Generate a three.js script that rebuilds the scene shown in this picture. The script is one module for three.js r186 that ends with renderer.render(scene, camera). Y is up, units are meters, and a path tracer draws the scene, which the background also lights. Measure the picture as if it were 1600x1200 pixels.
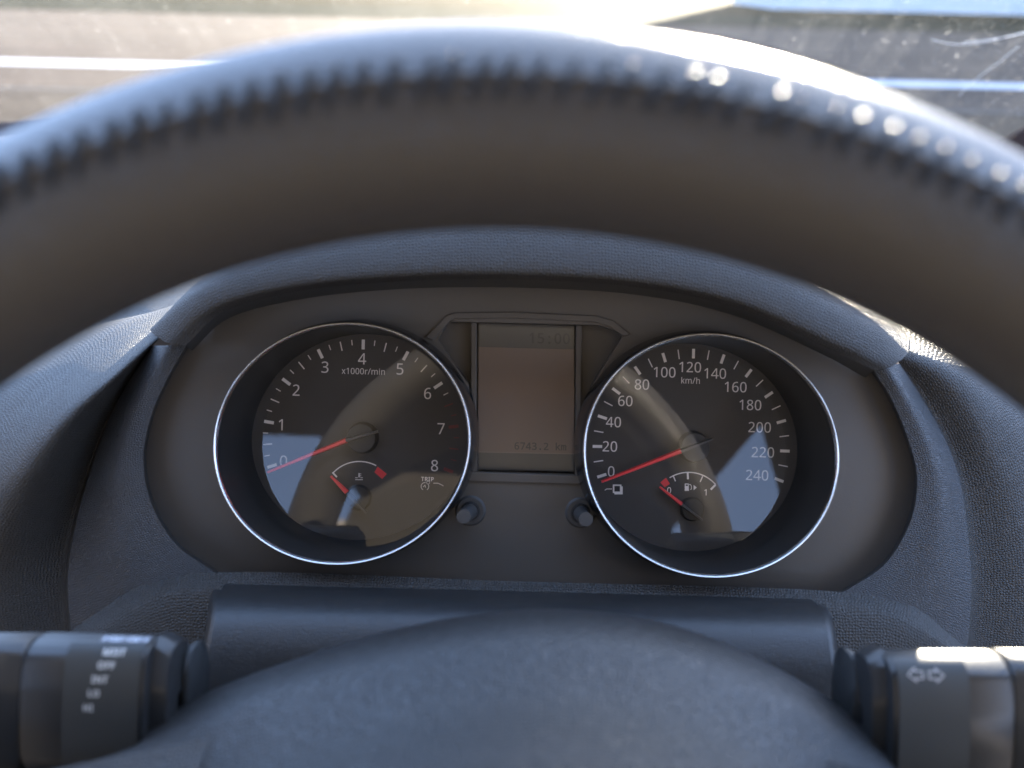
import * as THREE from 'three';
import { RoundedBoxGeometry } from 'three/addons/geometries/RoundedBoxGeometry.js';
import { mergeGeometries, mergeVertices, toCreasedNormals } from 'three/addons/utils/BufferGeometryUtils.js';

// ------------------------------------------------------------------ camera, sky, sun, exposure
const W = 1600, H = 1200, FPX = 1150;            // photograph size and focal length in its pixels
const EYE = 1.25;                                // camera height over the road
const PITCH = Math.atan((600 + 40) / FPX);       // the horizon lies just over the frame
const ROLL = THREE.MathUtils.degToRad(1.4);
const EXPOSURE = 14.5;

const scene = new THREE.Scene();
const camera = new THREE.PerspectiveCamera(2 * THREE.MathUtils.radToDeg(Math.atan(600 / FPX)), W / H, 0.01, 600);
const pitchQ = new THREE.Quaternion().setFromAxisAngle(new THREE.Vector3(1, 0, 0), -PITCH);
camera.position.set(0, EYE, 0);
camera.quaternion.copy(pitchQ).multiply(new THREE.Quaternion().setFromAxisAngle(new THREE.Vector3(0, 0, 1), ROLL));
camera.focus = 0.35;
camera.userData.fStop = 5.6;

const renderer = new THREE.WebGLRenderer();
renderer.setSize(1024, 768);
renderer.toneMapping = THREE.LinearToneMapping;
renderer.toneMappingExposure = EXPOSURE;
renderer.shadowMap.enabled = true;

// driver's frame F: origin at the eye, x right, y up across the wheel, z back; a photo pixel and a depth give a point of it
const cr = Math.cos(ROLL), sr = Math.sin(ROLL);
function q(px, py, d) {
  const x = ((px - 800) * d) / FPX, y = ((600 - py) * d) / FPX;
  return new THREE.Vector3(x * cr - y * sr, x * sr + y * cr, -d);
}
const toWorld = (v) => v.clone().applyQuaternion(pitchQ).add(new THREE.Vector3(0, EYE, 0));
const toWorldDir = (v) => v.clone().applyQuaternion(pitchQ).normalize();

const sunDir = toWorldDir(q(1387, -510, 1));
{
  // clear low-sun sky: blue overhead, paler towards the horizon, warm near the sun
  const w = 512, h = 256, data = new Float32Array(w * h * 4);
  for (let r = 0; r < h; r++) for (let c = 0; c < w; c++) {
    const up = ((r + 0.5) / h - 0.5) * Math.PI, a = ((c + 0.5) / w - 0.5) * 2 * Math.PI;
    const y = Math.sin(up), x = Math.cos(a) * Math.cos(up), z = Math.sin(a) * Math.cos(up);
    const cs = x * sunDir.x + y * sunDir.y + z * sunDir.z, e = Math.exp(-Math.max(0, y) * 5);
    const g = Math.pow(Math.max(0, cs), 8) * 0.35 + Math.pow(Math.max(0, cs), 60) * 0.9;
    const i = (r * w + c) * 4, k = y < 0 ? Math.exp(y * 6) : 1;
    data[i] = (0.105 + 0.085 * e + g * 0.8) * k;
    data[i + 1] = (0.16 + 0.105 * e + g * 0.7) * k;
    data[i + 2] = (0.285 + 0.13 * e + g * 0.58) * k;
    data[i + 3] = 1;
  }
  const sky = new THREE.DataTexture(data, w, h, THREE.RGBAFormat, THREE.FloatType);
  sky.mapping = THREE.EquirectangularReflectionMapping;
  sky.magFilter = THREE.LinearFilter;
  sky.needsUpdate = true;
  scene.background = sky;
  scene.environment = sky;
}
const sun = new THREE.DirectionalLight(new THREE.Color().setRGB(1, 0.86, 0.68), 4.0);
sun.name = 'sun';
sun.position.copy(sunDir).multiplyScalar(60);
sun.castShadow = true;
sun.shadow.mapSize.set(4096, 4096);
Object.assign(sun.shadow.camera, { left: -20, right: 20, top: 20, bottom: -20, near: 1, far: 140 });
scene.add(sun, sun.target);

// ------------------------------------------------------------------ helpers
function rng(seed) { let s = seed >>> 0; return () => { s = (s + 0x6d2b79f5) | 0; let t = Math.imul(s ^ (s >>> 15), 1 | s); t = (t + Math.imul(t ^ (t >>> 7), 61 | t)) ^ t; return ((t ^ (t >>> 14)) >>> 0) / 4294967296; }; }
const lin = (r, g, b) => new THREE.Color().setRGB(r, g, b);
function noiseGrid(n, seed) { const R = rng(seed), g = new Float32Array(n * n); for (let i = 0; i < n * n; i++) g[i] = R(); return (x, y) => { x = ((x % n) + n) % n; y = ((y % n) + n) % n; const x0 = Math.floor(x), y0 = Math.floor(y), fx = x - x0, fy = y - y0, s = fx * fx * (3 - 2 * fx), t = fy * fy * (3 - 2 * fy), x1 = (x0 + 1) % n, y1 = (y0 + 1) % n; return (g[y0 * n + x0] * (1 - s) + g[y0 * n + x1] * s) * (1 - t) + (g[y1 * n + x0] * (1 - s) + g[y1 * n + x1] * s) * t; }; }
function dataTex(n, f, srgb = false) {
  const d = new Uint8Array(n * n * 4);
  for (let y = 0; y < n; y++) for (let x = 0; x < n; x++) { const v = f(x / n, y / n), i = (y * n + x) * 4; for (let c = 0; c < 3; c++) d[i + c] = Math.max(0, Math.min(255, Math.round(255 * (Array.isArray(v) ? v[c] : v)))); d[i + 3] = 255; }
  const t = new THREE.DataTexture(d, n, n); t.wrapS = t.wrapT = THREE.RepeatWrapping; t.magFilter = THREE.LinearFilter; t.minFilter = THREE.LinearMipmapLinearFilter; t.generateMipmaps = true;
  if (srgb) t.colorSpace = THREE.SRGBColorSpace; t.needsUpdate = true; return t;
}
function tiled(t, perMetre, py = perMetre) { const c = t.clone(); c.repeat.set(perMetre, py); c.needsUpdate = true; return c; }
const numbers = new Map();
function numbered(name) { const k = numbers.get(name) ?? 0; numbers.set(name, k + 1); return k ? name + '_' + String(k).padStart(3, '0') : name; }
function shade(o) { o.castShadow = o.receiveShadow = true; return o; }
/** A thing of the car: a Group at base (point of F), turned into the driver's frame; its geometries are given in F. */
function carThing(name, label, category, base, group) {
  const o = new THREE.Group(); o.name = numbered(name); o.userData = { label, category }; if (group) o.userData.group = group;
  o.position.copy(toWorld(base)); o.quaternion.copy(pitchQ); o.userData.base = base.clone(); scene.add(o); return o;
}
function thing(name, label, category, at) {
  const o = new THREE.Group(); o.name = numbered(name); o.userData = { label, category }; o.position.copy(at); scene.add(o); return o;
}
function baseOf(o) { for (; o; o = o.parent) if (o.userData.base) return o.userData.base; return new THREE.Vector3(); }
/** A part made of geometry given in F. */
function part(name, geo, mat, parent) { const b = baseOf(parent); geo = geo.clone(); geo.translate(-b.x, -b.y, -b.z); const m = shade(new THREE.Mesh(geo, mat)); m.name = name; parent.add(m); return m; }
function groupPart(name, parent) { const g = new THREE.Group(); g.name = name; parent.add(g); return g; }
function plain(name, geo, mat, parent) { const m = shade(new THREE.Mesh(geo, mat)); m.name = name; parent.add(m); return m; }
function structure(name, geo, mat) { const m = shade(new THREE.Mesh(geo, mat)); m.name = numbered(name); m.userData.kind = 'structure'; scene.add(m); return m; }

const spline = (pts, n, closed = false) => { const c = new THREE.CatmullRomCurve3(pts, closed, 'centripetal'); return Array.from({ length: n }, (_, i) => c.getPoint(closed ? i / n : i / (n - 1))); };
/** Surface through rows of points; uv in metres along the surface. */
function sheet(rows, nu = 40, nv = 30, straight = false) {
  const R = rows.map((r) => spline(r, nu));
  const cols = Array.from({ length: nu }, (_, i) => straight ? R.map((r) => r[i]) : spline(R.map((r) => r[i]), nv));
  const N = straight ? R.length : nv, pos = [], uv = [], idx = [];
  const ulen = [0]; for (let i = 1; i < nu; i++) ulen.push(ulen[i - 1] + cols[i][N >> 1].distanceTo(cols[i - 1][N >> 1]));
  for (let i = 0; i < nu; i++) { let v = 0; for (let j = 0; j < N; j++) { const p = cols[i][j]; if (j) v += p.distanceTo(cols[i][j - 1]); pos.push(p.x, p.y, p.z); uv.push(ulen[i], v); } }
  for (let i = 0; i < nu - 1; i++) for (let j = 0; j < N - 1; j++) { const a = i * N + j, b = a + N; idx.push(a, b, a + 1, b, b + 1, a + 1); }
  const g = new THREE.BufferGeometry(); g.setAttribute('position', new THREE.Float32BufferAttribute(pos, 3)); g.setAttribute('uv', new THREE.Float32BufferAttribute(uv, 2)); g.setIndex(idx); g.computeVertexNormals(); return g;
}
/** Closed ring swept along a closed path: frame(i) gives the profile points of station i. */
function swept(stations, closedProfile = false) {
  const n = stations.length, m = stations[0].length, pos = [], uv = [], idx = [];
  let u = 0;
  for (let i = 0; i <= n; i++) { const s = stations[i % n]; if (i) u += s[0].distanceTo(stations[i - 1][0]); let v = 0; for (let j = 0; j < m; j++) { if (j) v += s[j].distanceTo(s[j - 1]); pos.push(s[j].x, s[j].y, s[j].z); uv.push(u, v); } }
  for (let i = 0; i < n; i++) for (let j = 0; j < m - 1 + (closedProfile ? 1 : 0); j++) { const j1 = (j + 1) % m, a = i * m + j, b = i * m + j1, c = a + m, d = b + m; idx.push(a, c, b, c, d, b); }
  const g = new THREE.BufferGeometry(); g.setAttribute('position', new THREE.Float32BufferAttribute(pos, 3)); g.setAttribute('uv', new THREE.Float32BufferAttribute(uv, 2)); g.setIndex(idx); g.computeVertexNormals(); return g;
}
/** A flat outline in photo pixels at depth d, given thickness away from the eye. */
function slab(pts, d, thick, bevel = 0, holes = []) {
  const P = (list) => list.map(([x, y]) => { const v = q(x, y, d); return new THREE.Vector2(v.x, v.y); });
  const s = new THREE.Shape(P(pts)); for (const h of holes) s.holes.push(new THREE.Path(P(h)));
  const g = new THREE.ExtrudeGeometry(s, { depth: thick - bevel, bevelEnabled: bevel > 0, bevelSize: bevel, bevelThickness: bevel, bevelOffset: -bevel, bevelSegments: 3, curveSegments: 24 });
  g.translate(0, 0, -d - thick); return g;
}
const circlePx = (x, y, r, n = 64, rx = r) => Array.from({ length: n }, (_, i) => { const a = (i / n) * 2 * Math.PI; return [x + rx * Math.cos(a), y - r * Math.sin(a)]; });
const mm = (px, d) => (px * d) / FPX;
/** A post standing towards the eye from centre c (F). */
function post(c, r0, r1, z0, z1, bevel = 0.0006, seg = 40) {
  const g = new THREE.LatheGeometry([[0, z0], [r0, z0], [r1, z1 - bevel], [r1 - bevel * 0.3, z1 - bevel * 0.3], [r1 - bevel, z1], [0, z1]].map(([r, y]) => new THREE.Vector2(r, y)), seg);
  const f = toCreasedNormals(g, 0.7); f.rotateX(Math.PI / 2); f.translate(c.x, c.y, c.z); return f;
}

// ------------------------------------------------------------------ materials
const n1 = noiseGrid(64, 11), n2 = noiseGrid(128, 12), n3 = noiseGrid(16, 13), n4 = noiseGrid(256, 14);
// pebbled grain of moulded plastic: cells of a jittered lattice
function cellTex(n, cells, seed) {
  const R = rng(seed), P = Array.from({ length: cells * cells }, () => [R(), R(), R()]);
  return dataTex(n, (u, v) => {
    const x = u * cells, y = v * cells, X = Math.floor(x), Y = Math.floor(y); let a = 9, b = 9, t = 0;
    for (let j = -1; j <= 1; j++) for (let i = -1; i <= 1; i++) { const cx = (X + i + cells) % cells, cy = (Y + j + cells) % cells, p = P[cy * cells + cx], d = Math.hypot(X + i + 0.15 + 0.7 * p[0] - x, Y + j + 0.15 + 0.7 * p[1] - y); if (d < a) { b = a; a = d; t = p[2]; } else if (d < b) b = d; }
    return Math.min(1, (b - a) * 1.5) * (0.7 + 0.3 * t);
  });
}
const grain = cellTex(512, 40, 5);
const fine = dataTex(256, (u, v) => 0.5 * n2(u * 128, v * 128) + 0.3 * n1(u * 64, v * 64) + 0.2 * n3(u * 16, v * 16));
const wear = dataTex(256, (u, v) => 0.72 + 0.28 * (0.4 * n3(u * 16, v * 16) + 0.35 * n1(u * 64, v * 64) + 0.25 * n2(u * 128, v * 128)));
const M = {};
const std = (o) => new THREE.MeshPhysicalMaterial(o);
M.dash = std({ color: lin(0.032, 0.029, 0.025), roughness: 0.56, bumpMap: tiled(grain, 20), bumpScale: 0.0004, roughnessMap: tiled(wear, 9) });
M.hood = M.dash;
M.trim = std({ color: lin(0.035, 0.036, 0.038), roughness: 0.36, bumpMap: tiled(grain, 26), bumpScale: 0.00026, roughnessMap: tiled(wear, 9) });
M.bowl = std({ color: lin(0.045, 0.042, 0.038), roughness: 0.6, bumpMap: tiled(fine, 60), bumpScale: 0.00006 });
M.panel = std({ color: lin(0.08, 0.068, 0.056), roughness: 0.5, bumpMap: tiled(fine, 60), bumpScale: 0.00005 });
M.gloss = std({ color: lin(0.012, 0.012, 0.013), roughness: 0.12 });
M.barrel = std({ color: lin(0.014, 0.0135, 0.013), roughness: 0.45 });
M.chrome = std({ color: lin(0.86, 0.86, 0.86), metalness: 1, roughness: 0.1 });
M.needle = std({ color: lin(0.72, 0.045, 0.05), roughness: 0.4 });
M.black = std({ color: lin(0.014, 0.014, 0.014), roughness: 0.6 });
M.knob = std({ color: lin(0.05, 0.049, 0.048), roughness: 0.4 });
M.lens = std({ color: lin(1, 1, 1), transmission: 1, thickness: 0, roughness: 0.0, ior: 1.55 });
M.leather = std({ color: lin(0.07, 0.061, 0.051), roughness: 0.36, bumpMap: tiled(grain, 22), bumpScale: 0.00016, roughnessMap: tiled(wear, 7) });
M.thread = std({ color: lin(0.06, 0.06, 0.06), roughness: 0.5, bumpMap: tiled(fine, 300), bumpScale: 0.0003 });
M.pad = std({ color: lin(0.026, 0.026, 0.026), roughness: 0.42, bumpMap: tiled(grain, 20), bumpScale: 0.00022, roughnessMap: tiled(wear, 9) });
M.stalk = std({ color: lin(0.03, 0.03, 0.03), roughness: 0.34, bumpMap: tiled(fine, 40), bumpScale: 0.00004 });
M.stalkDark = std({ color: lin(0.022, 0.023, 0.023), roughness: 0.5 });
M.shroud = std({ color: lin(0.022, 0.022, 0.022), roughness: 0.33, bumpMap: tiled(grain, 26), bumpScale: 0.00012 });

// ------------------------------------------------------------------ outside: road across the windscreen
function groundAt(px, py) { const d = toWorldDir(q(px, py, 1)), t = -EYE / d.y; return new THREE.Vector3(d.x * t, 0, d.z * t); }
const zAt = (py) => groundAt(200, py).z;          // distances read at the left of the frame
const roadTex = (() => {
  const R = (u, v) => 0.5 * n4(u * 256, v * 256) + 0.3 * n1(u * 64, v * 64) + 0.2 * n3(u * 16, v * 16);
  return dataTex(1024, (u, v) => { const a = 0.6 + 0.4 * R(u * 2, v * 2), streak = 0.82 + 0.36 * n1(u * 2, v * 64) * n3(u * 2, v * 16); const k = a * streak; return [0.78 * k, 0.74 * k, 0.71 * k]; }, true);
})();
const gravelTex = dataTex(512, (u, v) => { const k = 0.35 + 0.65 * n4(u * 256, v * 256) * (0.6 + 0.4 * n2(u * 128, v * 128)); const y = n2(u * 128 + 7, v * 128 + 3); return [k * (0.86 + 0.1 * y), k * 0.83, k * (0.84 - 0.16 * y)]; }, true);
function flat(x0, x1, z0, z1, y, s) { const g = new THREE.PlaneGeometry(x1 - x0, z1 - z0); g.rotateX(-Math.PI / 2); g.translate((x0 + x1) / 2, y, (z0 + z1) / 2); const p = g.attributes.position, u = g.attributes.uv; for (let i = 0; i < p.count; i++) u.setXY(i, p.getX(i) * s, p.getZ(i) * s); return g; }
const zFar = zAt(19), zLineA = zAt(97), zLineB = zAt(106), zKerb = zAt(140);
structure('ground', flat(-250, 250, -300, 60, -0.012, 0.3), std({ color: lin(0.1, 0.1, 0.08), roughness: 1, specularIntensity: 0.05, map: tiled(gravelTex, 1) }));
structure('road', flat(-120, 120, zFar, zKerb, 0, 0.25), std({ color: lin(0.148, 0.119, 0.098), roughness: 1, specularIntensity: 0.2, map: roadTex, bumpMap: roadTex, bumpScale: 0.004 }));
structure('road_shoulder', flat(-120, 120, zKerb + 0.12, 3, 0.0, 1.1), std({ color: lin(0.12, 0.108, 0.095), roughness: 1, specularIntensity: 0.2, map: gravelTex, bumpMap: gravelTex, bumpScale: 0.012 }));
structure('road_joint', flat(-120, 120, zKerb, zKerb + 0.12, -0.004, 1), std({ color: lin(0.05, 0.05, 0.055), roughness: 1 }));
structure('road_marking', flat(-120, 120, zLineA, zLineB, 0.005, 1), std({ color: lin(0.42, 0.42, 0.43), specularIntensity: 0.3, roughness: 0.8, map: tiled(wear, 0.6) }));
{ // far verge
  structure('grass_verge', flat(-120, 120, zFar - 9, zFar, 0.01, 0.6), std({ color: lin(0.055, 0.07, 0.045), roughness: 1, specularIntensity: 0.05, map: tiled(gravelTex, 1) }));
  structure('dry_grass', flat(-120, 120, zFar - 60, zFar - 9, 0.02, 0.6), std({ color: lin(0.085, 0.078, 0.03), roughness: 1, specularIntensity: 0.05, map: tiled(gravelTex, 1) }));
}
{ // long low building over the road to the right: its shadow lies across the right half of the road
  const dx = sunDir.x / Math.hypot(sunDir.x, sunDir.z), dz = sunDir.z / Math.hypot(sunDir.x, sunDir.z), el = sunDir.y / Math.hypot(sunDir.x, sunDir.z);
  const e = groundAt(1110, 66), t = 24, corner = new THREE.Vector3(e.x + dx * t, 0, e.z + dz * t);
  const reach = Math.hypot(corner.x, corner.z) - 3.5, hgt = reach * el;
  const b = thing('roadside_building', 'long pale building across the road casting shade on it', 'building', new THREE.Vector3(corner.x + 25, 0, corner.z - 4));
  plain('wall', new THREE.BoxGeometry(50, hgt, 8).translate(0, hgt / 2, 0), std({ color: lin(0.6, 0.6, 0.58), roughness: 0.9, map: tiled(wear, 3) }), b);
  plain('roof', new THREE.BoxGeometry(50.4, 0.2, 8.4).translate(0, hgt + 0.1, 0), std({ color: lin(0.2, 0.2, 0.21), roughness: 0.9 }), b);
  for (let k = 0; k < 12; k++) plain('window', new THREE.BoxGeometry(1.4, 1.2, 0.1).translate(-22 + k * 4, 1.9, 4.01), M.gloss, b);
}

// ------------------------------------------------------------------ windscreen
{
  const base = [[-700, 235, 0.62], [-300, 212, 0.78], [0, 196, 0.86], [400, 186, 0.89], [800, 186, 0.9], [1200, 198, 0.88], [1450, 218, 0.84], [1560, 236, 0.80]].map((a) => q(...a));
  const s = carThing('windscreen', 'dusty scratched windscreen above the steering wheel', 'windscreen', q(800, 186, 0.9));
  const top = base.map((p) => { const w = toWorld(p); return new THREE.Vector3(w.x * 0.93 - 0.03, EYE + 0.36, w.z * 0.15 - 0.08).sub(new THREE.Vector3(0, EYE, 0)).applyQuaternion(pitchQ.clone().invert()); });
  const mid = base.map((p, i) => p.clone().lerp(top[i], 0.5).add(new THREE.Vector3(0, 0.015, -0.015)));
  const streaks = dataTex(1024, (u, v) => { const speck = Math.pow(n4(u * 256, v * 256), 14) + Math.pow(n4(u * 256 + 80.3, v * 256 + 31.7), 18); const film = 0.03 + 0.05 * n3(u * 16, v * 16) + 0.04 * n1(u * 64, v * 8); return Math.min(1, film + 0.18 * speck); });
  M.glass = std({ color: lin(0.96, 1, 1), transmission: 1, thickness: 0, roughness: 1, roughnessMap: tiled(streaks, 1.5), ior: 1.5 });
  part('pane', sheet([base, mid, top], 60, 24), M.glass, s);
  // the printed black border along the foot of the glass, with a brown reflection painted into its colour, and its row of dots
  const low = base.map((p) => p.clone().add(new THREE.Vector3(0, -0.016, 0.004)));
  const frit = std({ color: lin(0.05, 0.03, 0.026), roughness: 0.5 });
  part('frit_band', sheet([base.map((p) => p.clone().add(new THREE.Vector3(0, 0.001, 0.003))), low], 80, 3, true), frit, s);
  const dots = spline(base, 1500).map((p) => new THREE.CircleGeometry(0.00095, 10).translate(p.x, p.y + 0.0021, p.z + 0.003));
  const d = part('frit_dots', mergeGeometries(dots), frit, s); d.userData.kind = 'stuff';
  // border at the corner rising along the pillar
  const side = [[1540, 240, 0.80], [1600, 204, 0.76], [1700, 150, 0.7], [1900, 20, 0.6]];
  part('frit_band', sheet([side.map((a) => q(...a)), side.map(([x, y, z]) => q(x + 26, y + 40, z - 0.004))], 30, 3, true), frit, s);
  part('frit_dots', mergeGeometries(spline(side.map((a) => q(...a)), 160).map((p) => new THREE.CircleGeometry(0.0012, 8).translate(p.x - 0.001, p.y + 0.002, p.z + 0.002))), frit, s).userData.kind = 'stuff';
  // dust grains and chips on the inside of the glass
  const R = rng(77), surf = (px, py) => { const dir = q(px, py, 1), n = base[4].clone(); return dir.multiplyScalar(0.9 - Math.max(0, (190 - py)) * 0.0007 - (Math.abs(px - 800) / 800) ** 2 * 0.035); };
  const speck = new THREE.IcosahedronGeometry(1, 0), spots = [];
  for (let i = 0; i < 5200; i++) { const px = i < 160 ? -200 + 2000 * R() : 1000 + 800 * Math.sqrt(R()), py = -320 + 560 * R(), r = 0.00009 + (i < 160 ? 0.00009 : 0.0002) * R() ** 4; spots.push([surf(px, py), r, R() * 3]); }
  const im = shade(new THREE.InstancedMesh(speck, std({ color: lin(0.8, 0.8, 0.8), roughness: 0.9 }), spots.length)); im.name = 'dust'; im.userData.kind = 'stuff';
  const m4 = new THREE.Matrix4(), b = s.userData.base;
  spots.forEach(([p, r, a], i) => im.setMatrixAt(i, m4.compose(p.clone().sub(b), new THREE.Quaternion().setFromEuler(new THREE.Euler(a, a * 2, a)), new THREE.Vector3(r, r * (1 + a * 0.4), r * 0.6))));
  s.add(im);
  for (const pts of [[[1592, 72], [1560, 98], [1525, 124], [1498, 150]], [[1455, 62], [1490, 69], [1530, 67], [1570, 58], [1640, 38]], [[1505, 66], [1560, 60], [1620, 48]]])
    part('scratch', new THREE.TubeGeometry(new THREE.CatmullRomCurve3(pts.map(([x, y]) => surf(x, y))), 30, 0.00022, 5), im.material, s);
}

// ------------------------------------------------------------------ car body round the cabin (behind and over the camera)
{
  const lining = std({ color: lin(0.3, 0.27, 0.23), roughness: 0.95, bumpMap: tiled(fine, 30), bumpScale: 0.0004 });
  const doorM = std({ color: lin(0.12, 0.105, 0.09), roughness: 0.7 });
  const c = thing('car_cabin', 'car cabin with pale roof lining around the driver', 'car cabin', new THREE.Vector3(-0.36, 0.3, 1.0));
  const box = (name, x0, x1, y0, y1, z0, z1, m, r = 0.02) => { const g = new RoundedBoxGeometry(x1 - x0, y1 - y0, z1 - z0, 3, r); g.translate((x0 + x1) / 2 - c.position.x, (y0 + y1) / 2 - c.position.y, (z0 + z1) / 2 - c.position.z); return plain(name, g, m, c); };
  // roof round an added opening that shapes the sky mirrored in the left dial
  box('roof', -1.16, 0.48, EYE + 0.34, EYE + 0.40, -0.08, 0.7, lining);
  box('roof', -1.16, 0.48, EYE + 0.342, EYE + 0.402, 1.25, 2.5, lining);
  box('roof', -0.56, 0.48, EYE + 0.341, EYE + 0.401, 0.69, 1.26, lining);
  box('roof', -1.16, -0.98, EYE + 0.341, EYE + 0.401, 0.69, 1.26, lining);
  box('floor', -1.16, 0.5, 0.28, 0.36, -1.0, 2.5, doorM);
  for (const [x0, x1] of [[0.44, 0.52], [-1.24, -1.16]]) {
    box('door_panel', x0, x1, 0.3, x0 > 0 ? EYE - 0.32 : EYE + 0.05, -0.62, 2.4, doorM);
    box('pillar', x0 - 0.02, x1 - 0.02, EYE - 0.32, EYE + 0.38, 0.16, 0.26, lining);
    box('pillar', x0 - 0.02, x1 - 0.02, EYE - 0.32, EYE + 0.38, 2.2, 2.4, lining);
  }
  box('sky_block_rail', 0.4, 0.5, EYE + 0.2, EYE + 0.37, 0.0, 2.4, lining);  // added strip, hides the upper sky from the right dial lens
  box('tailgate', -1.16, 0.5, 0.3, EYE + 0.12, 2.4, 2.5, doorM);
  box('bulkhead', -1.2, 0.5, 0.3, EYE - 0.32, -1.02, -0.96, doorM);
}
{
  const m = std({ color: lin(0.045, 0.038, 0.03), roughness: 0.95 });
  const s = thing('widened_driver_seat', 'grey brown driver seat widened out of view to block sky in the dial lenses', 'car seat', new THREE.Vector3(0, 0.36, 0.36));
  plain('cushion', new RoundedBoxGeometry(0.5, 0.2, 0.52, 5, 0.07).translate(0, 0.22, -0.2), m, s);
  const o = new THREE.Shape([[-0.3, 0], [0.3, 0], [0.32, 0.3], [0.35, 0.5], [0.37, 0.62], [0.36, 0.74], [0.28, 0.82], [0.14, 0.9], [-0.14, 0.9], [-0.28, 0.82], [-0.36, 0.74], [-0.37, 0.62], [-0.35, 0.5], [-0.32, 0.3]].map((a) => new THREE.Vector2(...a)));  // outline widened to keep sky out of the lenses, in place of a person
  plain('backrest', new THREE.ExtrudeGeometry(o, { depth: 0.08, bevelEnabled: true, bevelSize: 0.02, bevelThickness: 0.03, bevelSegments: 4 }).rotateX(0.2).translate(0, 0.28, 0.02), m, s);
}

// ------------------------------------------------------------------ dashboard
const Q = (list) => list.map((a) => q(...a));
const dash = carThing('dashboard', 'dark grained dashboard with hooded binnacle and moulded side trims', 'dashboard', q(800, 700, 0.36));
const innerL = [[292, 538, 0.308], [262, 590, 0.308], [236, 650, 0.308], [224, 715, 0.308], [236, 785, 0.308], [275, 850, 0.308], [345, 900, 0.308]];
const creaseL = [[238, 540, 0.314], [205, 592, 0.314], [172, 655, 0.314], [142, 735, 0.314], [118, 820, 0.314], [106, 900, 0.314], [112, 1000, 0.314]];
const lowL = [[252, 526, 0.318], [178, 590, 0.295], [110, 652, 0.287], [55, 725, 0.288], [10, 805, 0.296], [-30, 900, 0.306], [-60, 1040, 0.312]];
const shL = [[290, 470, 0.362], [180, 520, 0.352], [95, 578, 0.338], [0, 645, 0.338], [-110, 735, 0.35], [-230, 850, 0.37], [-330, 1000, 0.38]];
const farL = [[310, 478, 0.41], [150, 505, 0.42], [50, 548, 0.43], [-100, 615, 0.47], [-260, 700, 0.55], [-420, 820, 0.6], [-560, 1000, 0.62]];
const innerR = [[1364, 578, 0.308], [1392, 622, 0.308], [1420, 690, 0.308], [1433, 745, 0.308], [1424, 810, 0.308], [1384, 880, 0.308], [1310, 930, 0.308]];
const creaseR = [[1405, 568, 0.314], [1440, 622, 0.314], [1478, 690, 0.314], [1500, 752, 0.314], [1512, 830, 0.314], [1518, 920, 0.314], [1510, 1030, 0.314]];
const lowR = [[1398, 552, 0.320], [1470, 585, 0.314], [1520, 640, 0.314], [1560, 720, 0.316], [1595, 800, 0.318], [1630, 910, 0.32], [1650, 1060, 0.32]];
const shR = [[1378, 512, 0.335], [1490, 558, 0.322], [1560, 600, 0.326], [1640, 670, 0.334], [1720, 760, 0.345], [1820, 890, 0.41], [1900, 1040, 0.41]];
const farR = [[1350, 490, 0.385], [1520, 490, 0.40], [1620, 530, 0.45], [1750, 640, 0.6], [1880, 740, 0.62], [2000, 860, 0.62], [2100, 1030, 0.62]];
const backOf = (list, k) => list.map(([x, y, d]) => [800 + (x - 800) * k, 600 + (y - 600) * k, d + 0.012]);
for (const [inner, crease, low, sh, far] of [[innerL, creaseL, lowL, shL, farL], [innerR, creaseR, lowR, shR, farR]]) {
  const bulge = inner.map((a, i) => a.map((v, k) => 0.5 * (v + crease[i][k]) - (k === 2 ? 0.005 : 0)));
  part('side_trim', sheet([Q(inner), Q(bulge), Q(crease)], 50, 14), M.trim, dash);
  const step = crease.map(([x, y, d], i) => [x + (low[i][0] - x) * 0.06, y + (low[i][1] - y) * 0.06, d + 0.006]);
  part('fascia', sheet([Q(crease), Q(step), Q(low), Q(sh), Q(far)], 60, 40), M.dash, dash);
}
// bottom of the fascia under the binnacle
part('fascia', sheet([Q([[90, 1000, 0.297], [240, 905, 0.307], [352, 894, 0.3075], [800, 908, 0.31], [1304, 924, 0.3075], [1410, 938, 0.307], [1530, 1030, 0.297]]), Q([[60, 1060, 0.29], [245, 945, 0.300], [350, 930, 0.302], [800, 940, 0.304], [1308, 958, 0.302], [1405, 975, 0.3], [1560, 1070, 0.29]]), Q([[-200, 1500, 0.30], [250, 1500, 0.30], [345, 1500, 0.3], [800, 1500, 0.3], [1310, 1500, 0.3], [1400, 1500, 0.3], [1800, 1500, 0.3]])], 60, 20), M.dash, dash);
// hood: lip, rounded edge, crown, and the top pad running to the windscreen
const lip = [[290, 540, 0.296], [345, 490, 0.29], [450, 458, 0.286], [600, 441, 0.284], [780, 436, 0.283], [1000, 449, 0.284], [1150, 481, 0.286], [1300, 548, 0.29], [1366, 578, 0.296]];
const lipUp = [[262, 536, 0.296], [335, 478, 0.286], [445, 447, 0.281], [598, 430, 0.278], [780, 425, 0.277], [1002, 438, 0.278], [1156, 470, 0.281], [1310, 537, 0.286], [1390, 574, 0.296]];
const crown = [[236, 518, 0.302], [318, 450, 0.288], [435, 400, 0.283], [598, 366, 0.281], [780, 352, 0.280], [1002, 366, 0.281], [1166, 416, 0.283], [1330, 500, 0.288], [1417, 554, 0.302]];
const crown2 = [[238, 512, 0.312], [308, 442, 0.303], [425, 366, 0.297], [590, 322, 0.296], [780, 306, 0.296], [1010, 324, 0.296], [1180, 382, 0.297], [1350, 476, 0.300], [1420, 538, 0.312]];
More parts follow.
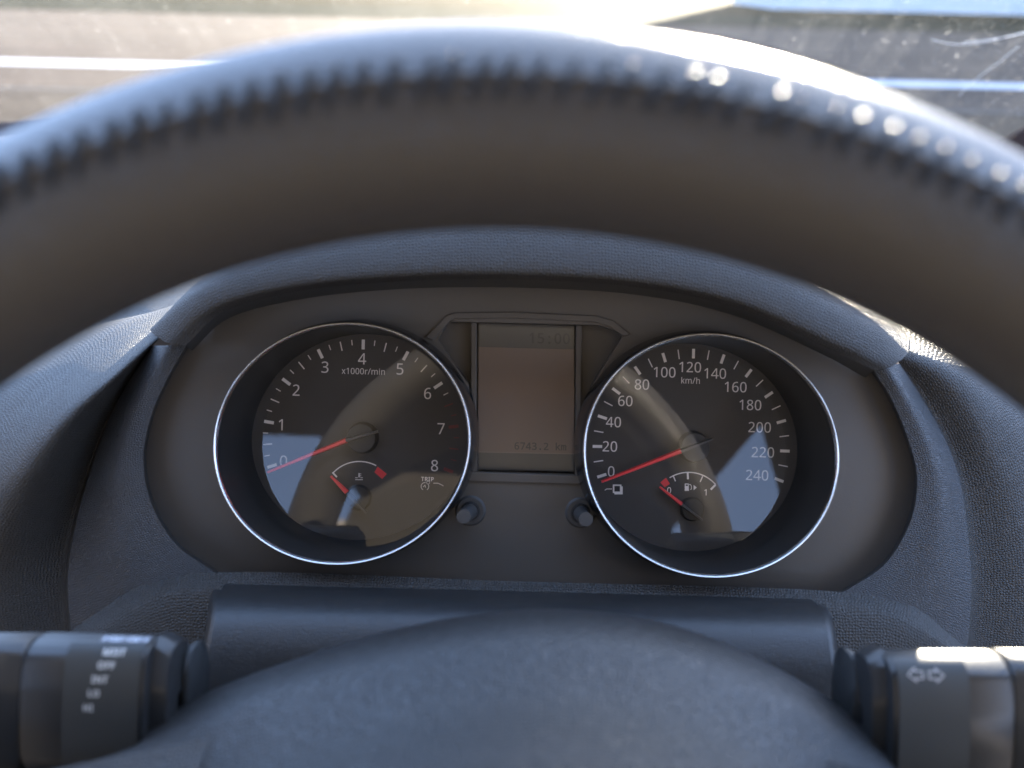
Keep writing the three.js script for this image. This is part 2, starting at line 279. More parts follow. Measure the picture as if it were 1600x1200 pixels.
const crown3 = [[246, 522, 0.34], [285, 480, 0.35], [400, 420, 0.37], [580, 366, 0.385], [780, 348, 0.39], [1020, 364, 0.385], [1190, 408, 0.37], [1360, 470, 0.36], [1424, 520, 0.36]];
part('hood', sheet([Q(lip), Q(lipUp), Q(crown), Q(crown2), Q(crown3)], 80, 40), M.hood, dash);
const inLip = [[300, 548, 0.316], [352, 500, 0.316], [455, 470, 0.316], [602, 453, 0.316], [780, 449, 0.316], [998, 461, 0.316], [1145, 492, 0.316], [1290, 556, 0.316], [1352, 590, 0.316]];
part('hood_lining', sheet([Q(lip), Q(inLip)], 80, 3, true), M.bowl, dash);
{
  // dash top from the hood to the foot of the glass
  const a = [[-900, 660, 0.66], [-260, 660, 0.56], [50, 550, 0.435], [295, 486, 0.37], [450, 408, 0.375], [780, 347, 0.395], [1360, 470, 0.365], [1620, 530, 0.45], [1880, 700, 0.56], [2300, 760, 0.66]];
  const b = [[-900, 470, 0.7], [-300, 330, 0.7], [50, 285, 0.72], [300, 276, 0.72], [450, 270, 0.72], [780, 258, 0.72], [1360, 272, 0.7], [1620, 300, 0.68], [1880, 360, 0.66], [2300, 420, 0.66]];
  const c = [[-900, 262, 0.6], [-300, 228, 0.8], [50, 213, 0.88], [300, 206, 0.91], [450, 204, 0.915], [780, 202, 0.92], [1360, 226, 0.88], [1560, 256, 0.81], [1760, 260, 0.75], [2100, 230, 0.72]];
  part('top_pad', sheet([Q(a), Q(b), Q(c)], 70, 24), M.dash, dash);
}
// bowl wall behind the trims, closing the binnacle round the instruments
part('binnacle_wall', sheet([Q(innerL), Q(innerL.map(([x, y, d]) => [x + 16, y + (650 - y) * 0.03, 0.345]))], 40, 3, true), M.bowl, dash);
part('binnacle_wall', sheet([Q(innerR), Q(innerR.map(([x, y, d]) => [x - 16, y + (680 - y) * 0.03, 0.345]))], 40, 3, true), M.bowl, dash);

// ------------------------------------------------------------------ instrument cluster
const DF = 0.318, DD = 0.339, DR = 0.30;          // faceplate, dial and chrome ring depths
const cluster = carThing('instrument_cluster', 'instrument cluster with two chrome ringed dials and a central display', 'instrument panel', q(820, 720, DF));
const dials = [
  { name: 'tachometer', ring: [534, 693.5, 203, 189, -0.30], c: [564, 684] },
  { name: 'speedometer', ring: [1112, 712, 201.5, 191, 0.30], c: [1080, 699] },
];
const ringPoint = ([cx, cy, a, b, t], ang, grow = 0) => { const x = (a + grow) * Math.cos(ang), y = (b + grow) * Math.sin(ang); return [cx + x * Math.cos(t) + y * Math.sin(t), cy - (-x * Math.sin(t) + y * Math.cos(t))]; };
{ // faceplate with openings for the dials and the display
  const outline = [...innerL.map(([x, y]) => [x - 14, y]), ...[[500, 925], [800, 935], [1150, 950]], ...innerR.slice().reverse().map(([x, y]) => [x + 14, y]), [1240, 490], [1000, 430], [780, 415], [560, 425], [400, 460]];
  const holes = dials.map((d) => Array.from({ length: 72 }, (_, i) => { const [x, y] = ringPoint(d.ring, (i / 72) * 2 * Math.PI, -6); return [800 + (x - 800) * DR / DF, 600 + (y - 600) * DR / DF]; }));
  const disp = [[700, 502], [938, 508], [975, 522], [926, 600], [899, 690], [899, 742], [746, 738], [746, 690], [732, 600], [684, 530]];
  part('faceplate', slab(outline, DF, 0.004, 0, [...holes, disp]), M.panel, cluster);
  // dark recess round the display
  const deep = disp.map(([x, y]) => [820 + (x - 820) * 0.985, 622 + (y - 622) * 0.985]);
  part('display_recess', sheet([Q([...disp, disp[0]].map(([x, y]) => [x, y, DF])), Q([...deep, deep[0]].map(([x, y]) => [x, y, DF + 0.011]))].map((r) => r), 90, 3, true), M.bowl, cluster);
  part('display_back', slab(deep.map(([x, y]) => [820 + (x - 820) * 1.03, 622 + (y - 622) * 1.03]), DF + 0.0105, 0.002), M.panel, cluster);
  // raised frame above the display
  const frame = [[664, 527], [698, 492], [712, 488], [800, 487], [930, 493], [958, 500], [985, 522], [975, 526], [952, 510], [928, 503], [800, 497], [712, 498], [704, 501], [676, 532]];
  part('display_frame', slab(frame, DF - 0.0012, 0.002, 0.0005), M.panel, cluster);
  part('display_frame', slab([[728, 737], [905, 743], [912, 757], [722, 752]], DF - 0.0012, 0.002, 0.0005), M.panel, cluster);
}
{ // display: two side strips and the liquid crystal panel with its faint segments
  const cw = 512, ch = 800, cv = document.createElement('canvas'); cv.width = cw; cv.height = ch; const g = cv.getContext('2d');
  g.fillStyle = 'rgb(108,93,82)'; g.fillRect(0, 0, cw, ch);
  g.fillStyle = 'rgb(84,79,72)'; g.fillRect(0, 0, cw, 128); g.fillRect(0, 705, cw, 95);
  g.strokeStyle = 'rgb(120,110,98)'; g.lineWidth = 3; g.beginPath(); g.moveTo(0, 702); g.lineTo(cw, 702); g.stroke();
  g.strokeStyle = 'rgb(74,70,64)'; g.lineWidth = 2; g.beginPath(); g.moveTo(0, 128); g.lineTo(cw, 128); g.stroke();
  g.fillStyle = 'rgb(70,66,61)'; g.font = 'bold 76px monospace'; g.textAlign = 'right'; g.fillText('15:00', cw - 18, 100);
  g.fillStyle = 'rgb(73,68,62)'; g.font = 'bold 52px monospace'; g.fillText('6743.2 km', cw - 40, 684);
  const t = new THREE.CanvasTexture(cv); t.colorSpace = THREE.SRGBColorSpace;
  const d = DF + 0.008, p = [[748, 505], [897, 509], [897, 737], [747, 734]].map(([x, y]) => q(x, y, d));
  const pos = [p[3], p[2], p[1], p[0]], geo = new THREE.BufferGeometry();
  const back = pos.map((v) => v.clone().add(new THREE.Vector3(0, 0, -0.0015)));
  geo.setAttribute('position', new THREE.Float32BufferAttribute([...pos, ...back].flatMap((v) => [v.x, v.y, v.z]), 3)); geo.setAttribute('uv', new THREE.Float32BufferAttribute([0, 0, 1, 0, 1, 1, 0, 1, 0, 0, 1, 0, 1, 1, 0, 1], 2));
  geo.setIndex([0, 1, 2, 0, 2, 3, 0, 4, 1, 1, 4, 5, 1, 5, 2, 2, 5, 6, 2, 6, 3, 3, 6, 7, 3, 7, 0, 0, 7, 4]); 
  part('display', toCreasedNormals(geo, 0.5), std({ map: t, roughness: 0.22, color: lin(1, 1, 1) }), cluster);
  part('display_divider', slab([[736, 503], [745, 503], [744, 735], [735, 735]], d - 0.002, 0.004, 0.0004), M.panel, cluster);
  part('display_divider', slab([[900, 508], [909, 509], [907, 738], [899, 738]], d - 0.002, 0.004, 0.0004), M.panel, cluster);
}
// ---- dial print: drawn in millimetres of the dial through the measured pixel positions
function printDial(spec, draw) {
  const S = 1024, cv = document.createElement('canvas'); cv.width = cv.height = S; const g = cv.getContext('2d'), half = 190, k = S / (2 * half);
  g.fillStyle = 'rgb(60,56,52)'; g.fillRect(0, 0, S, S);
  const at = (x, y) => { const dx = x - spec.c[0], dy = y - spec.c[1]; return [S / 2 + k * (dx * cr + dy * sr), S / 2 + k * (-dx * sr + dy * cr)]; };
  draw(g, at, k); const t = new THREE.CanvasTexture(cv); t.colorSpace = THREE.SRGBColorSpace; return t;
}
const INK = 'rgb(222,214,206)', RED = 'rgb(205,58,60)';
function polar(spec, deg, r) { const a = (deg * Math.PI) / 180 - ROLL; return [spec.c[0] + r * Math.cos(a), spec.c[1] - r * Math.sin(a)]; }
function tick(g, at, k, spec, deg, r0, r1, w, color = INK) { const a = at(...polar(spec, deg, r0)), b = at(...polar(spec, deg, r1)); g.strokeStyle = color; g.lineWidth = w * k; g.lineCap = 'butt'; g.beginPath(); g.moveTo(...a); g.lineTo(...b); g.stroke(); }
function words(g, at, k, s, x, y, size, weight = '') { const [X, Y] = at(x, y); g.fillStyle = INK; g.font = `${weight} ${size * k}px sans-serif`; g.textAlign = 'center'; g.textBaseline = 'middle'; g.fillText(s, X, Y); }
function path(g, at, k, pts, w, color = INK) { g.strokeStyle = color; g.lineWidth = w * k; g.beginPath(); pts.forEach(([x, y], i) => (i ? g.lineTo(...at(x, y)) : g.moveTo(...at(x, y)))); g.stroke(); }
function poly(g, at, pts, color) { g.fillStyle = color; g.beginPath(); pts.forEach(([x, y], i) => (i ? g.lineTo(...at(x, y)) : g.moveTo(...at(x, y)))); g.closePath(); g.fill(); }
const arc = (cx, cy, r, a0, a1, n = 24) => Array.from({ length: n + 1 }, (_, i) => { const a = ((a0 + ((a1 - a0) * i) / n) * Math.PI) / 180; return [cx + r * Math.cos(a), cy - r * Math.sin(a)]; });
dials[0].print = printDial(dials[0], (g, at, k) => {
  const s = dials[0];
  for (let i = 0; i <= 32; i++) { const deg = 199 - (218 * i) / 32, big = i % 4 === 0, mid = i % 2 === 0, red = i > 25; tick(g, at, k, s, deg, 153.5, big ? 138 : mid ? 139 : 145, big ? 5 : mid ? 1.9 : 1.5, red ? 'rgb(110,48,44)' : INK); }
  [['0', 443, 720], ['1', 440, 663], ['2', 463, 609], ['3', 508, 573], ['4', 566, 560], ['5', 625, 576], ['6', 668, 614], ['7', 689, 669], ['8', 679, 727]].forEach(([t, x, y]) => words(g, at, k, t, x, y + 1, 24.5));
  words(g, at, k, 'x1000r/min', 568, 580.5, 13.2);
  path(g, at, k, arc(561.5, 777, 56, 137, 62), 1.8); path(g, at, k, [[519.5, 738], [526.5, 745.5]], 2.8);
  poly(g, at, [[590, 729], [604.5, 740.5], [597, 748.5], [585, 738]], RED);
  path(g, at, k, [[561, 739], [561, 746]], 1.6); path(g, at, k, [[561, 740.5], [564.5, 740.5]], 1); path(g, at, k, [[561, 743.5], [564.5, 743.5]], 1);
  path(g, at, k, [[555, 746.5], [559, 746.5]], 1); path(g, at, k, [[563, 746.5], [567, 746.5]], 1); path(g, at, k, [[555, 749.5], [567, 749.5]], 1.1);
  words(g, at, k, 'TRIP', 668, 748.5, 9.4, 'bold');
  path(g, at, k, arc(664, 760, 6, 80, 240), 1.1); path(g, at, k, arc(664, 760, 6, -60, 30), 1.1); path(g, at, k, [[661, 761], [664, 758], [665, 762]], 1); path(g, at, k, arc(669, 754, 2.4, 0, 360), 0.8);
  path(g, at, k, [[677, 755], [684, 755], [689, 757], [693, 759.5]], 1.2);
});
dials[1].print = printDial(dials[1], (g, at, k) => {
  const s = dials[1];
  for (let i = 0; i <= 24; i++) { const deg = 199 - (218 * i) / 24, big = i % 2 === 0; tick(g, at, k, s, deg, 154, big ? 139 : 139, big ? 4.6 : 1.8); }
  [['0', 955, 736], ['20', 953, 697], ['40', 959, 659], ['60', 977, 626], ['80', 1003, 600], ['100', 1038, 581], ['120', 1078, 573], ['140', 1117, 583], ['160', 1149, 604], ['180', 1172, 632], ['200', 1187, 667], ['220', 1192, 706], ['240', 1183, 742]].forEach(([t, x, y]) => words(g, at, k, t, x, y + 1, 22.5));
  words(g, at, k, 'km/h', 1079, 595, 13.2);
  path(g, at, k, arc(1076, 794, 56, 122, 41), 1.8);
  path(g, at, k, [[1051.5, 742.5], [1055.5, 752]], 1.7); path(g, at, k, [[1074.5, 738.5], [1075, 749]], 3); path(g, at, k, [[1098, 744], [1094, 753]], 1.7); path(g, at, k, [[1118, 757.5], [1110.5, 765]], 3.2);
  poly(g, at, [[1031.5, 754], [1040.5, 746.5], [1047, 756], [1038.5, 761.5]], RED);
  words(g, at, k, '0', 1045.5, 766, 13.5); words(g, at, k, '1', 1103, 769.5, 13.5);
  poly(g, at, [[1070, 755.5], [1076, 755.5], [1076.5, 767], [1069.8, 767]], INK); poly(g, at, [[1071.4, 757], [1074.8, 757], [1074.8, 759.3], [1071.4, 759.3]], 'rgb(60,56,54)');
  path(g, at, k, [[1076.5, 757], [1079, 757], [1080.4, 760], [1080.4, 764], [1078.5, 765]], 1.2); poly(g, at, [[1083.6, 757.5], [1088.8, 761.8], [1083.8, 766]], INK);
  poly(g, at, [[960, 760], [973, 760], [973, 772.5], [960, 772.5]], INK); poly(g, at, [[957.5, 757], [971, 757], [971, 770.3], [957.5, 770.3]], INK); poly(g, at, [[960, 759.4], [968.6, 759.4], [968.6, 768], [960, 768]], 'rgb(44,41,39)');
  path(g, at, k, [[945, 766], [948, 764], [956.5, 764]], 1.3);
});
function needle(parent, tip, mid, end, w0, w1, d, hub, hubR, hubH) {
  const n = groupPart('needle', parent);
  const bar = (a, b, wa, wb, z0, z1) => { // tapered bar with a ridged top
    const A = q(a[0], a[1], d), B = q(b[0], b[1], d), dir = B.clone().sub(A).setZ(0).normalize(), side = new THREE.Vector3(-dir.y, dir.x, 0), pos = [];
    for (const [p, w] of [[A, mm(wa, d) / 2], [B, mm(wb, d) / 2]]) pos.push(p.clone().addScaledVector(side, w).setZ(-d - z0), p.clone().addScaledVector(side, w * 0.55).setZ(-d + z1), p.clone().addScaledVector(side, -w * 0.55).setZ(-d + z1), p.clone().addScaledVector(side, -w).setZ(-d - z0));
    const g = new THREE.BufferGeometry(); g.setAttribute('position', new THREE.Float32BufferAttribute(pos.flatMap((v) => [v.x, v.y, v.z]), 3)); g.setAttribute('uv', new THREE.Float32BufferAttribute(new Float32Array(16), 2));
    g.setIndex([0, 4, 1, 1, 4, 5, 1, 5, 2, 2, 5, 6, 2, 6, 3, 3, 6, 7, 3, 7, 0, 0, 7, 4, 0, 1, 2, 0, 2, 3, 4, 6, 5, 4, 7, 6]); return toCreasedNormals(g, 0.4);
  };
  part('needle_blade', bar(tip, mid, w0, w1, 0.0008, 0.0005), M.needle, n);
  part('needle_tail', bar(mid, end, w1 * 0.8, w1 * 0.45, 0.001, 0.0014), M.knob, n);
  const c = q(hub[0], hub[1], DD); c.z = 0;
  part('needle_hub', post(c.clone().setZ(-DD), mm(hubR, DD), mm(hubR * 0.9, DD), 0.0002, hubH, 0.0008), M.black, n);
  return n;
}
dials.forEach((s, k) => {
  const g = groupPart(s.name, cluster); const N = 160;
  // ring stations: pixel ellipse at the ring's depth; the barrel runs straight back to the dial
  const st = Array.from({ length: N }, (_, i) => { const a = (i / N) * 2 * Math.PI; const p = (gr, d) => { const [x, y] = ringPoint(s.ring, a, gr); const v = q(x, y, DR); v.z = -d; return v; }; return p; });
  part('chrome_ring', swept(st.map((p) => [p(0.3, DR + 0.004), p(0.8, DR + 0.0022), p(0.2, DR + 0.0009), p(-1.2, DR + 0.0001), p(-2.4, DR), p(-3.8, DR + 0.0005), p(-4.9, DR + 0.0014), p(-5.3, DR + 0.003)])), M.chrome, g);
  part('bezel', swept(st.map((p) => [p(9, DF + 0.001), p(8, DF - 0.004), p(4.5, DR + 0.0055), p(1.5, DR + 0.0025), p(-0.6, DR + 0.0018)])), M.gloss, g);
  part('barrel', swept(st.map((p) => [p(-5.0, DR + 0.0016), p(-6.4, DR + 0.004), p(-8, DD - 0.004), p(-9, DD + 0.0015)])), M.barrel, g);
  // dial disc, a little larger than the barrel's foot
  const c = q(s.c[0], s.c[1], DD), half = mm(190, DD), disc = new THREE.CircleGeometry(half, 96), u = disc.attributes.uv, pp = disc.attributes.position;
  for (let i = 0; i < pp.count; i++) u.setXY(i, 0.5 + pp.getX(i) / (2 * half), 0.5 + pp.getY(i) / (2 * half));
  disc.translate(c.x, c.y, -DD);
  part('dial', disc, std({ map: s.print, roughness: 0.75 }), g);
  // clear cover sunk in the barrel, leaning so that it mirrors what is behind the driver
  const rc = q(s.ring[0], s.ring[1], DR), lensD = 0.320, lr = mm(s.ring[3], DR) - 0.0012;
  const lens = new THREE.CircleGeometry(lr, 96); lens.scale(s.ring[2] / s.ring[3], 1, 1); lens.rotateZ(s.ring[4]); lens.rotateX(LENS_TILT()); lens.rotateY(k ? 0.075 : -0.075); lens.translate(rc.x, rc.y, -lensD);
  part('lens', lens, M.lens, g);
});
function LENS_TILT() { return THREE.MathUtils.degToRad(-2); }
{
  const [tach, speed] = ['tachometer', 'speedometer'].map((n) => cluster.getObjectByName(n));
  needle(tach, [418, 738], [541, 688], [591, 674], 4.6, 8.5, DD - 0.0055, [567, 684], 25, 0.0045);
  needle(speed, [940, 753], [1064, 705], [1113, 686], 4.6, 8.5, DD - 0.0055, [1083, 698], 25, 0.0045);
  needle(tach, [516.5, 744], [541.5, 770], [573, 801], 3.5, 8.5, DD - 0.003, [561, 777], 20, 0.0022);
  needle(speed, [1031, 761], [1065, 788], [1097, 812], 3.5, 7, DD - 0.003, [1081, 795], 19, 0.0022);
}
// reset knobs in their round seats
for (const [px, py, tx, ty] of [[735, 798, 720, 806], [907, 801, 917, 811]]) {
  const g = groupPart('reset_knob', cluster), c = q(px, py, DF);
  part('knob_seat', post(c, mm(24, DF), mm(22, DF), 0, 0.0012), M.knob, g);
  part('knob_collar', post(c, mm(15, DF), mm(14.5, DF), 0.001, 0.003), M.black, g);
  const tip = q(tx, ty, DF - 0.017), stem = new THREE.CylinderGeometry(mm(10.5, DF), mm(12.5, DF), 1, 32, 1); stem.rotateX(Math.PI / 2); stem.translate(0, 0, 0.5);
  const p = stem.attributes.position; for (let i = 0; i < p.count; i++) { const t = p.getZ(i); p.setXYZ(i, p.getX(i) + c.x + (tip.x - c.x) * t * 0.6, p.getY(i) + c.y + (tip.y - c.y) * t * 0.6, -DF + 0.001 + t * 0.016); }
  stem.computeVertexNormals(); part('knob_stem', toCreasedNormals(stem, 0.6), M.knob, g);
}

// ------------------------------------------------------------------ column cover under the instruments
{
  const s = carThing('column_cover', 'dark plastic steering column cover below the dials', 'column cover', q(800, 1000, 0.26));
  const row = (y, d, x0, x1, lift = 0) => Array.from({ length: 9 }, (_, i) => { const t = i / 8; return q(x0 + (x1 - x0) * t, y + 24 * t - lift * Math.sin(Math.PI * t), d); });
  part('cover_top', sheet([row(912, 0.300, 352, 1268), row(922, 0.286, 345, 1278), row(936, 0.276, 340, 1286, 4), row(960, 0.268, 337, 1292, 6), row(1000, 0.2625, 330, 1298, 6), row(1060, 0.2585, 320, 1306, 4), row(1150, 0.256, 308, 1318), row(1300, 0.256, 300, 1330)], 60, 40), M.shroud, s);
  for (const [xs, dir] of [[[345, 340, 337, 330, 320, 308, 300], -1], [[1278, 1286, 1292, 1298, 1306, 1318, 1330], 1]]) {
    const ys = [922, 936, 960, 1000, 1060, 1150, 1300], ds = [0.286, 0.276, 0.268, 0.2625, 0.2585, 0.256, 0.256], tilt = dir > 0 ? 24 : 0;
    const e = (k, dd) => xs.map((x, i) => q(x + dir * k, ys[i] + tilt, ds[i] + dd));
    part('cover_side', sheet([e(0, 0), e(6, 0.001), e(11, 0.006), e(12, 0.03)], 30, 14), M.shroud, s);
  }
}

// ------------------------------------------------------------------ stalks
/** Body along x with a rounded-box section: profile rows are [px, half height px, half depth m]. */
function stalkBody(rows, cy, slope, d, n = 40) {
  const pos = [], uv = [], idx = [];
  rows.forEach(([px, hh, deep]) => { const hd = deep * 0.52; for (let j = 0; j <= n; j++) { const a = (j / n) * 2 * Math.PI, e = 0.62, c = Math.cos(a), s = Math.sin(a), v = q(px, cy + slope * (px - rows[0][0]), d); v.x *= (d - 0.0085) / d; const y = Math.sign(s) * Math.abs(s) ** e * mm(hh, d), z = Math.sign(c) * Math.abs(c) ** e * hd; pos.push(v.x, v.y + y, v.z + z); uv.push(v.x, (j / n) * 0.1); } });
  for (let i = 0; i < rows.length - 1; i++) for (let j = 0; j < n; j++) { const a = i * (n + 1) + j, b = a + n + 1; idx.push(a, a + 1, b, b, a + 1, b + 1); }
  const g = new THREE.BufferGeometry(); g.setAttribute('position', new THREE.Float32BufferAttribute(pos, 3)); g.setAttribute('uv', new THREE.Float32BufferAttribute(uv, 2)); g.setIndex(idx); return toCreasedNormals(g, 0.8);
}
/** Printed panel wrapped on a stalk: from px0 to px1 along it, round its section from angle a0 (top) to a1, uv along the surface. */
function labelPanel(px0, px1, a0, a1, cy, hh, hd, d, draw, name, parent) {
  hd *= 0.52; const e = 0.62, grow = 0.0005, x0 = (q(px0, cy, d).x * (d - hd)) / d, x1 = (q(px1, cy, d).x * (d - hd)) / d, yc = q((px0 + px1) / 2, cy, d).y, nx = 4, ny = 24, ring = [], len = [0];
  for (let i = 0; i <= ny; i++) { const a = THREE.MathUtils.degToRad(a0 + ((a1 - a0) * i) / ny), c = Math.cos(a), s = Math.sin(a); ring.push([Math.sign(s) * Math.abs(s) ** e * (mm(hh, d) + grow), Math.sign(c) * Math.abs(c) ** e * (hd + grow)]); if (i) len.push(len[i - 1] + Math.hypot(ring[i][0] - ring[i - 1][0], ring[i][1] - ring[i - 1][1])); }
  const seen = ring.map(([y, z]) => { const v = new THREE.Vector3((x0 + x1) / 2, yc + y, -d + z); return 600 - (FPX * (v.y * cr - v.x * sr)) / -v.z; });
  const rowAt = (py) => { let i = 0; while (i < ny - 1 && seen[i + 1] < py) i++; return ((len[i] + ((len[i + 1] - len[i]) * (py - seen[i])) / (seen[i + 1] - seen[i])) / len[ny]) * ch; };   // canvas row of a measured height
  const L = len[ny], cw = 512, ch = Math.max(32, Math.round((512 * L) / (x1 - x0))), cv = document.createElement('canvas'); cv.width = cw; cv.height = ch; const g = cv.getContext('2d'); g.fillStyle = 'rgb(52,54,53)'; g.fillRect(0, 0, cw, ch); draw(g, cw, ch, rowAt);
  const t = new THREE.CanvasTexture(cv); t.colorSpace = THREE.SRGBColorSpace; const pos = [], uv = [], idx = [];
  for (let i = 0; i <= ny; i++) for (let j = 0; j <= nx; j++) { pos.push(x0 + ((x1 - x0) * j) / nx, yc + ring[i][0], -d + ring[i][1]); uv.push(j / nx, 1 - len[i] / L); }
  for (let i = 0; i < ny; i++) for (let j = 0; j < nx; j++) { const a = i * (nx + 1) + j, b = a + nx + 1; idx.push(a, b, a + 1, b, b + 1, a + 1); }
  const geo = new THREE.BufferGeometry(); geo.setAttribute('position', new THREE.Float32BufferAttribute(pos, 3)); geo.setAttribute('uv', new THREE.Float32BufferAttribute(uv, 2)); geo.setIndex(idx); geo.computeVertexNormals();
  return part(name, geo, std({ map: t, roughness: 0.55 }), parent);
}
{
  const d = 0.217, s = carThing('wiper_stalk', 'wiper stalk left of the column marked MIST OFF INT LO HI', 'control stalk', q(250, 1090, d));
  part('stalk_knob', stalkBody([[-420, 84, 0.012], [-60, 104, 0.0165], [24, 107, 0.0168], [28, 104, 0.016], [28, 10, 0.002]], 1085, 0.03, d), M.stalk, s);
  part('stalk_body', stalkBody([[24, 98, 0.0155], [34, 100, 0.0156], [36, 105, 0.0165], [215, 104, 0.0165], [222, 100, 0.0158], [223, 20, 0.004]], 1096, 0.02, d), M.stalk, s);
  labelPanel(98, 217, 69, -60, 1098, 105, 0.0165, d, (g, w, h, row) => { g.fillStyle = 'rgb(200,200,196)'; g.font = 'bold 66px sans-serif'; g.textAlign = 'center'; g.textBaseline = 'middle'; [['MIST', 171, 1019], ['OFF', 163, 1040], ['INT', 155, 1062], ['LO', 147, 1084], ['HI', 139, 1107]].forEach(([t, x, y]) => { g.save(); g.translate((w * (x - 98)) / 119, row(y)); g.scale(1, Math.max(1, (row(y + 4) - row(y - 4)) / 8 / 4.3)); g.fillText(t, 0, 0); g.restore(); }); }, 'label_panel', s);
  { // symbols printed on the upper bevel
    labelPanel(140, 218, 87, 70, 1098, 105, 0.0165, d, (g, w, h) => { g.fillStyle = 'rgb(96,98,104)'; g.fillRect(0, 0, w, h); g.strokeStyle = g.fillStyle = 'rgb(215,220,228)'; g.lineWidth = 9; for (const x of [0.06, 0.92]) g.fillRect(w * x, h * 0.15, 12, h * 0.7); for (const x of [0.3, 0.68]) { g.beginPath(); g.ellipse(w * x, h * 0.5, w * 0.14, h * 0.32, 0, 0, 7); g.stroke(); g.beginPath(); g.moveTo(w * (x - 0.1), h * 0.2); g.lineTo(w * (x + 0.1), h * 0.82); g.stroke(); } }, 'symbol_panel', s);
  }
  part('stalk_collar', stalkBody([[224, 96, 0.0145], [226, 108, 0.017], [236, 108, 0.017], [258, 96, 0.0155], [262, 20, 0.004]], 1098, 0.02, d + 0.004), M.stalk, s);
  part('stalk_boot', stalkBody([[256, 90, 0.013], [282, 88, 0.013], [282.5, 98, 0.0155], [290, 97, 0.0155], [294, 90, 0.0135], [295, 10, 0.002]], 1100, 0.02, d + 0.012), M.stalkDark, s);
}
{
  const d = 0.217, s = carThing('indicator_stalk', 'indicator stalk right of the column marked with two arrows', 'control stalk', q(1370, 1120, d));
  part('stalk_boot', stalkBody([[1334, 10, 0.002], [1335, 96, 0.0145], [1338, 101, 0.0155], [1348, 101, 0.0155], [1352, 90, 0.013], [1372, 88, 0.013]], 1116, 0.02, d + 0.012), M.stalkDark, s);
  part('stalk_collar', stalkBody([[1364, 20, 0.004], [1366, 94, 0.0145], [1386, 106, 0.0165], [1396, 108, 0.017], [1400, 96, 0.014]], 1118, 0.02, d + 0.004), M.stalk, s);
  part('stalk_body', stalkBody([[1397, 20, 0.004], [1398, 96, 0.0155], [1404, 100, 0.0165], [1580, 102, 0.0165], [1583, 96, 0.0155], [1592, 96, 0.0155]], 1120, 0.01, d), M.stalk, s);
  part('stalk_knob', stalkBody([[1588, 10, 0.002], [1588, 100, 0.016], [1592, 103, 0.0168], [1700, 100, 0.0165], [2000, 80, 0.012]], 1121, 0.01, d), M.stalk, s);
  labelPanel(1404, 1515, 69, -60, 1121, 101, 0.0165, d, (g, w, h, row) => { g.strokeStyle = 'rgb(185,178,172)'; g.lineWidth = 8; const y = row(1055), a = 46, b = 24; for (const [x, k] of [[0.265, -1], [0.54, 1]]) { const X = (t) => w * x + k * t * w * 0.105; g.beginPath(); [[-0.9, -b], [0.1, -b], [0.1, -a], [1.1, 0], [0.1, a], [0.1, b], [-0.9, b]].forEach(([t, dy], i) => (i ? g.lineTo(X(t), y + dy) : g.moveTo(X(t), y + dy))); g.closePath(); g.stroke(); } }, 'label_panel', s);
}

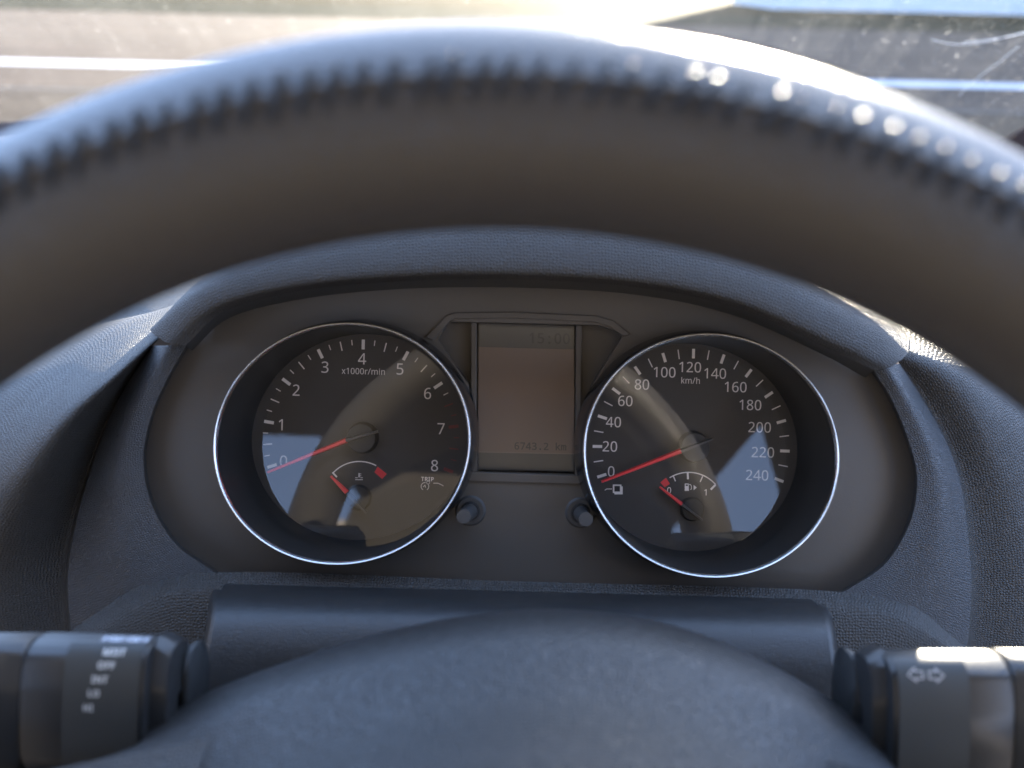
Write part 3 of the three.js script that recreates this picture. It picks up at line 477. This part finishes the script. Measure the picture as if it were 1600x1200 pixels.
// ------------------------------------------------------------------ steering wheel
{
  const D = 0.13, RW = 0.173, RT = 0.0172, top = q(815, 43, D), C = new THREE.Vector3(top.x, top.y - 0.001 - RW - RT, -D);
  const s = carThing('steering_wheel', 'black leather steering wheel with stitched rim and padded hub', 'steering wheel', C.clone());
  // section: the leather is drawn flatter between the outer edge and the laced seam
  const seamB = THREE.MathUtils.degToRad(82), midB = THREE.MathUtils.degToRad(52), sect = (b) => { const t = Math.atan2(Math.sin(b - midB), Math.cos(b - midB)), h = seamB - midB; return Math.abs(t) < h ? RT * (0.5 + 0.5 * Math.cos(h) / Math.cos(t)) : RT; };
  const N = 220, Mn = 72;
  const st = Array.from({ length: N }, (_, i) => { const a = (i / N) * 2 * Math.PI, rad = new THREE.Vector3(Math.cos(a), Math.sin(a), 0); return Array.from({ length: Mn }, (_, j) => { const b = (j / Mn) * 2 * Math.PI; return C.clone().addScaledVector(rad, RW + sect(b) * Math.cos(b)).add(new THREE.Vector3(0, 0, sect(b) * 1.04 * Math.sin(b))); }); });
  const stc = st.map((p) => [...p, p[0]]);
  part('rim', swept(stc), M.leather, s);
  // seam along the upper front of the rim: raised lacing, one stitch after the other
  const stitches = 128;
  const point = (a, b, lift) => { const rad = new THREE.Vector3(Math.cos(a), Math.sin(a), 0); return C.clone().addScaledVector(rad, RW + (RT + lift) * Math.cos(b)).add(new THREE.Vector3(0, 0, (RT * 1.04 + lift) * Math.sin(b))); };
  const cord = Array.from({ length: 200 }, (_, i) => { const a = (i / 200) * 2 * Math.PI, o = 0.0007; return Array.from({ length: 9 }, (_, j) => { const t = (j / 8) * 2 * Math.PI; return point(a, seamB + (o * Math.cos(t)) / RT, o * Math.sin(t)); }); });
  part('seam', swept(cord), M.leather, s);
  const RS = rng(31);
  for (let i = 0; i < stitches; i++) {
    const a0 = Math.PI * (-0.02 + (1.04 * (i + 0.3 * RS())) / stitches), da = (1.04 * Math.PI) / stitches;
    const c = new THREE.CatmullRomCurve3([point(a0, seamB - 0.22, -0.0006), point(a0 + da * 0.15, seamB - 0.12 + 0.05 * RS(), 0.0001 + 0.0005 * RS()), point(a0 + da * 0.4, seamB + 0.1, 0.0004), point(a0 + da * 0.55, seamB + 0.22, -0.0006)]);
    part('stitch', new THREE.TubeGeometry(c, 6, 0.00065 + 0.0003 * RS(), 6), M.thread, s);
  }
  // hub pad
  const edge = [[-260, 1290], [0, 1200], [220, 1122], [430, 1040], [640, 978], [850, 951], [1050, 976], [1230, 1052], [1380, 1150], [1560, 1300]];
  const hub = [[0, 0.235, 0], [4, 0.224, 0], [18, 0.213, 0.1], [42, 0.2045, 0.2], [90, 0.195, 0.35], [150, 0.184, 0.5], [225, 0.168, 0.7], [320, 0.151, 0.9], [440, 0.141, 1], [640, 0.136, 1]].map(([dy, d, f]) => edge.map(([x, y], i) => [x + (850 - x) * 0.0002 * dy, y + dy, d + f * 0.026 * (Math.abs(x - 850) / 900) ** 2]));
  part('hub_pad', sheet(hub.map(Q), 70, 50), M.pad, s);
  for (const dir of [-1, 1]) { // side spokes joining the pad to the rim
    const e = (r, y, z) => new THREE.Vector3(C.x + dir * r, C.y + y, z);
    part('spoke', sheet([[e(0.08, 0.03, -0.2), e(0.12, 0.03, -0.175), e(0.17, 0.022, -0.135)], [e(0.08, 0.02, -0.19), e(0.12, 0.018, -0.165), e(0.17, 0.01, -0.122)], [e(0.08, -0.03, -0.19), e(0.12, -0.022, -0.165), e(0.17, -0.012, -0.122)], [e(0.08, -0.04, -0.2), e(0.12, -0.032, -0.175), e(0.17, -0.022, -0.135)]], 20, 20), M.pad, s);
  }
}
for (const o of scene.children) delete o.userData.base;
renderer.render(scene, camera);
